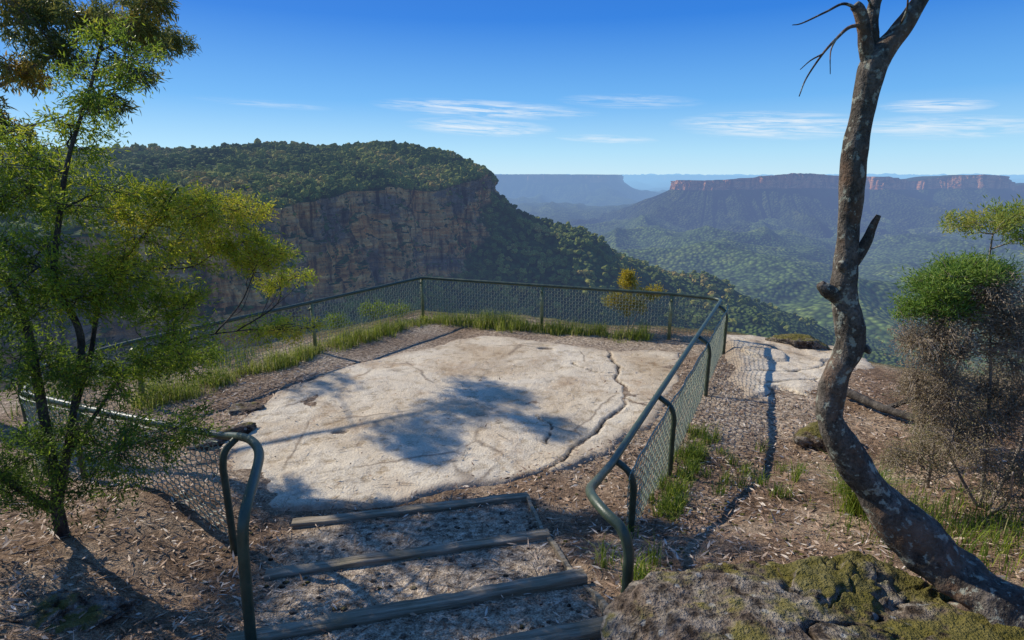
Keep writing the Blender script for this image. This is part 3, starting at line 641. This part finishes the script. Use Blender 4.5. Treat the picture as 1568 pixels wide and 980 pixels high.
br([(1.93,3.2,-.72),(1.85,3.19,-.67),(1.775,3.18,-.625),(1.75,3.18,-.60)],.055,.022,12,.6)
br([(1.90,3.19,-.55),(1.85,3.16,-.50),(1.83,3.15,-.47)],.04,.014,10,.6)
br([(2.0,3.2,-1.02),(2.05,3.18,-.98),(2.09,3.17,-1.0)],.04,.015,10)
br([(2.9,2.7,-2.5),(2.75,2.35,-2.6),(2.6,2.0,-2.75)],.11,.04,12)
br([(2.75,2.85,-2.42),(2.5,2.75,-2.55),(2.25,2.6,-2.62)],.08,.03,12)
br([(2.95,2.7,-2.5),(3.25,2.9,-2.6),(3.6,3.1,-2.85)],.12,.05,12)
br([(1.78,3.17,.74),(1.70,3.15,.72),(1.62,3.1,.66),(1.55,3.08,.585),(1.47,3.05,.47),(1.42,3.0,.377)],.011,.0025,5,0)
br([(1.55,3.08,.585),(1.48,3.05,.55),(1.41,3.0,.50)],.005,.002,5,0)
br([(1.62,3.1,.66),(1.60,3.1,.60),(1.56,3.0,.48)],.005,.002,5,0)
br([(1.75,3.17,.81),(1.66,3.15,.83),(1.55,3.1,.78),(1.44,3.1,.73),(1.37,3.05,.71)],.009,.002,5,0)
br([(1.86,3.24,.82),(1.80,3.2,.87),(1.7,3.2,.9),(1.55,3.2,.87)],.007,.002,5,0)
br([(1.98,3.2,.72),(1.95,3.1,.80),(1.92,3.1,.95)],.007,.003,5,0)
tb.make('trunk',RT,par)
# right-hand bushes
LB=mat_leaf('heath_leaves',[(0,(.34,.26,.18)),(.35,(.32,.25,.14)),(.7,(.24,.24,.07)),(1,(.18,.26,.05))],.35)
LG=mat_leaf('shrub_leaves',[(0,(.06,.12,.02)),(.5,(.18,.30,.05)),(.8,(.32,.40,.07)),(1,(.47,.42,.08))],.45)
TW=mat_bark('grey_twigs',(.18,.145,.11),(.33,.27,.21),(.45,.39,.32))
plant('heath_bush',[([(4.4,4.7,-3.2),(4.3,4.7,-2.5),(4.2,4.7,-1.8),(4.1,4.7,-1.3)],.022,.008),([(4.4,4.7,-3.1),(4.0,4.8,-2.4),(3.85,4.8,-1.7)],.018,.007),([(4.4,4.7,-3.1),(4.6,4.7,-2.3),(4.5,4.7,-1.4)],.02,.007),([(4.4,4.7,-3.1),(4.2,4.3,-2.7),(4.0,4.1,-2.3)],.018,.007)],
[(4.05,4.7,-1.02,.36,.4,.28,560,.15),(3.72,4.8,-1.38,.34,.4,.32,560,.15),(4.3,4.6,-1.35,.42,.4,.36,560,.15),(3.80,4.8,-1.85,.36,.4,.32,520,.2),(4.35,4.6,-1.9,.45,.4,.38,520,.2),(3.95,4.6,-2.2,.38,.4,.30,400,.3),(4.6,4.6,-1.0,.38,.4,.32,380,.15),(4.3,4.3,-2.5,.45,.35,.28,300,.35),(4.75,4.5,-2.0,.4,.4,.4,320,.25),(3.65,4.7,-2.5,.3,.3,.22,200,.4)],TW,LB,.030,.009,.0038,.10,14,.008,.035)
plant('heath_bush.001',[([(5.6,6.6,-3.4),(5.5,6.5,-2.9),(5.4,6.4,-2.5)],.02,.008)],
[(5.3,6.3,-2.75,.5,.5,.28,300,.5),(5.9,6.6,-2.5,.5,.5,.35,300,.45),(4.9,5.9,-2.9,.4,.4,.22,200,.6),(6.3,7.6,-2.9,.5,.5,.25,200,.6)],TW,LB,.034,.010,.0036,.10,12,.008,.04)
plant('green_shrub',[([(4.4,5.4,-3.3),(4.2,5.2,-2.4),(3.95,5.0,-1.6),(3.8,4.9,-1.0)],.02,.007),([(4.2,5.2,-2.2),(4.3,5.1,-1.2),(4.2,5.0,-.5)],.016,.006)],
[(3.63,4.85,-.92,.24,.3,.16,150,.55),(3.88,4.8,-.78,.28,.3,.13,150,.58),(3.75,4.8,-1.08,.26,.3,.16,120,.5),(4.15,4.85,-.82,.3,.3,.12,90,.5),(3.55,4.9,-1.15,.18,.25,.12,60,.5),(3.95,4.9,-.40,.24,.3,.10,50,.88),(4.22,4.9,-.34,.28,.3,.12,60,.85),(4.45,4.9,-.5,.3,.3,.16,70,.7)],TW,LG,.048,.010,.0022,.0,24,.007,.03,up=.3)
LW=mat_leaf('wattle_leaves',[(0,(.08,.10,.02)),(.5,(.30,.27,.03)),(1,(.58,.43,.03))],.4)
plant('wattle_shrub',[([(2.85,13.5,-3.9),(2.85,13.5,-3.2),(2.9,13.5,-2.6)],.02,.008),([(2.85,13.5,-3.9),(3.1,13.5,-3.2),(3.3,13.5,-2.8)],.015,.006)],
[(2.84,13.5,-2.5,.3,.3,.25,70,.75),(3.35,13.5,-2.75,.35,.3,.18,60,.75),(2.5,13.5,-2.95,.3,.3,.25,46,.6),(2.95,13.5,-3.05,.45,.3,.3,70,.5),(2.75,13.5,-2.3,.15,.2,.12,26,.8)],TW,LW,.08,.018,.004,.0,18,.010,.04,up=.3)
plant('edge_shrub',[([(-3.6,14.2,-4.4),(-3.6,14.1,-3.9),(-3.5,14.0,-3.4)],.02,.008)],
[(-3.5,14.0,-3.3,.4,.35,.22,60,.5),(-3.0,14.6,-3.45,.4,.35,.2,50,.5),(-4.2,13.2,-3.4,.4,.35,.2,50,.45)],TW,LTREE,.08,.018,.004,.0,18,.010,.04,up=.3)
# ---------------------------------------------------------------- grass
def blades(name,X,Y,h,wd,mat,spread=.5,cb=.5,zoff=0.0):
    n=len(X);b=Buf();z=gz(X,Y)-.01+zoff
    th_=rng.uniform(0,6.283,n);ln=h*rng.uniform(.5,1.2,n);lean=rng.uniform(.1,1,n)*spread
    d=np.stack([np.cos(th_),np.sin(th_)],1);s=np.stack([-d[:,1],d[:,0],0*th_],1)*wd*.5
    B=np.stack([X,Y,z],1)
    Mi=B+np.c_[d*(ln*lean*.35)[:,None],ln*.6];Tp=B+np.c_[d*(ln*lean)[:,None],ln*(1-.35*lean)]
    V_=np.stack([B-s,B+s,Mi+s*.7,Mi-s*.7,Tp],1)
    o=np.arange(n)[:,None]*5
    b.add(V_.reshape(-1,3),o+A([[0,1,2,3]]),o+A([[3,2,4]]),np.repeat(np.clip(cb+rng.normal(0,.2,n),0,1),5))
    return b.make(name,mat,None,False)
GR=mat_leaf('grass_blades',[(0,(.04,.08,.015)),(.4,(.14,.21,.025)),(.75,(.38,.42,.05)),(1,(.58,.50,.25))],.45)
sel=np.arange(len(mp));arc=mp[(mp[:,1]>8.8)&(sel>112)&(mp[:,0]<3.2)]
tn_=np.gradient(arc[:,:2],axis=0);tn_/=np.linalg.norm(tn_,axis=1)[:,None];inn_=np.stack([-tn_[:,1],tn_[:,0]],1)
nt=900;ii=rng.integers(0,len(arc),nt)
dens=.75+.8*fbm(ii*.09,ii*0,0,3,4)
off=rng.normal(.13,.16,nt)
cx=arc[ii,0]+inn_[ii,0]*off;cy=arc[ii,1]+inn_[ii,1]*off;kp=rng.uniform(size=nt)<dens
hh_=(.35+np.clip(dens,0,1))[kp];cx=cx[kp];cy=cy[kp]
m_=24
gxx=np.repeat(cx,m_)+rng.normal(0,.07,len(cx)*m_);gyy=np.repeat(cy,m_)+rng.normal(0,.07,len(cx)*m_)
blades('fence_grass',gxx,gyy,.25*np.repeat(rng.uniform(.25,1.5,len(cx))*hh_,m_),.009,GR,.9,.68)
t_=rng.uniform(0,1,60);cx=1.35+t_*1.35+rng.normal(.12,.12,60);cy=5.2+t_*2.5+rng.normal(0,.15,60)
cx=np.r_[cx,rng.normal(3.6,.3,14),rng.normal(1.0,.12,8),rng.normal(3.0,.4,10)];cy=np.r_[cy,rng.normal(5.9,.5,14),rng.normal(4.0,.3,8),rng.normal(7.0,.8,10)]
gxx=np.repeat(cx,30)+rng.normal(0,.04,len(cx)*30);gyy=np.repeat(cy,30)+rng.normal(0,.04,len(cx)*30)
blades('grass_tufts',gxx,gyy,.22*np.repeat(rng.uniform(.4,1.4,len(cx)),30),.009,GR,.9,.45)
gxx=rng.normal(3.45,.07,620);gyy=rng.normal(5.0,.07,620)
blades('grass_tussock',gxx,gyy,.6,.007,GR,1.0,.45)
gxx=rng.normal(3.9,.4,1500);gyy=rng.normal(4.3,.5,1500)
blades('grass_patch',gxx,gyy,.2,.008,GR,.9,.4)
gxx=np.r_[rng.uniform(-8,-5.2,5000)];gyy=rng.uniform(5.0,11.5,5000)
kp=(sdist(gxx,gyy,A([(.97,4.9),(4.6,12.2),(3.6,12.7),(-2.36,14.7),(-6.25,8.9),(-6.75,7.7),(-6.1,6.6),(-2.8,5.0)]))>.05)&(fbm(gxx*.9,gyy*.9,0,3,14)>-.05)
blades('slope_grass',gxx[kp],gyy[kp],.36,.012,GR,.9,.25)
# ---------------------------------------------------------------- litter
LI=mat_leaf('dry_leaves',[(0,(.10,.06,.038)),(.3,(.27,.165,.10)),(.6,(.45,.30,.19)),(.85,(.60,.47,.34)),(1,(.70,.62,.51))],.1,.7)
n=46000
x=rng.uniform(-5.5,6.5,n);y=1.6+rng.uniform(0,1,n)**1.3*9.5
ds=sdist(x,y,A(SL));q=-.217*x+.976*y;e=.976*x+.217*y
pr=np.where(ds<-.1,.025,np.where((e>-1.1)&(e<1.35)&(q<5.6),.15,.8))*np.where(x>1.0,1.3,1)*(.45+1.1*np.clip(fbm(x*1.3,y*1.3,0,3,55)+.45,0,1))
kp=rng.uniform(size=n)<pr;x=x[kp];y=y[kp];n=len(x)
z=np.maximum(gz(x,y),np.where(sdist(x,y,A(SL))<0,-3.66,-9))+rng.uniform(.004,.035,n)
th_=rng.uniform(0,6.283,n);D_=np.c_[np.cos(th_),np.sin(th_),rng.normal(0,.22,n)]
lb=Buf();Sd=np.c_[-np.sin(th_),np.cos(th_),rng.normal(0,.4,n)]
L_=rng.uniform(.03,.12,n)[:,None];W_=rng.uniform(.008,.024,n)[:,None];Pp=np.c_[x,y,z]
VV=np.stack([Pp,Pp+D_*L_*.4+Sd*W_*.5,Pp+D_*L_,Pp+D_*L_*.4-Sd*W_*.5],1)
lb.add(VV.reshape(-1,3),np.arange(4*n).reshape(-1,4),None,np.repeat(rng.uniform(0,1,n),4));lb.make('leaf_litter',LI,None,False)
n=1500;x=rng.uniform(-5,6,n);y=rng.uniform(2,9.5,n);kp=(sdist(x,y,A(SL))>0)|(rng.uniform(size=n)<.06);x=x[kp];y=y[kp];n=len(x)
th_=rng.uniform(0,6.283,n);L_=rng.uniform(.06,.36,n)**1.2;x2=x+np.cos(th_)*L_;y2=y+np.sin(th_)*L_
zz=lambda a,b:np.maximum(gz(a,b),np.where(sdist(a,b,A(SL))<0,-3.66,-9))+.008
tb=Buf();segs(tb,np.c_[x,y,zz(x,y)],np.c_[x2,y2,zz(x2,y2)],.0045,.002);tb.make('fallen_twigs',TW,None)
par=empty('fallen_branch');tb=Buf()
def fb(pts,r0,r1):
    P=catmull(pts,30);tube(tb,P,np.linspace(r0,r1,30),9,.4,3,9)
def g3(x,y,h): return (x,y,float(gz(x,y))+h)
fb([g3(5.3,8.6,.15),g3(5.5,7.8,.12),g3(5.7,7.0,.16),g3(5.6,6.4,.1)],.07,.04)
fb([g3(5.5,7.8,.12),g3(5.9,7.6,.35),g3(6.3,7.5,.3)],.04,.015)
tb.make('limb',BK,par)
n=900;x=rng.uniform(-3,3.5,n);y=rng.uniform(2,7,n);b=Buf();s=rng.uniform(.006,.028,n)
kp=sdist(x,y,A(SL))>.02;x=x[kp];y=y[kp];s=s[kp];n=len(x)
VV=np.c_[x,y,gz(x,y)+.004][:,None]+iv[None]*(s[:,None,None]*A([1.2,1,.6]))*rng.uniform(.75,1.2,(n,42,1))
b.add(VV.reshape(-1,3),None,(np.arange(n)[:,None,None]*42+jf[None]).reshape(-1,3),0.);b.make('gravel',MR,None,True)
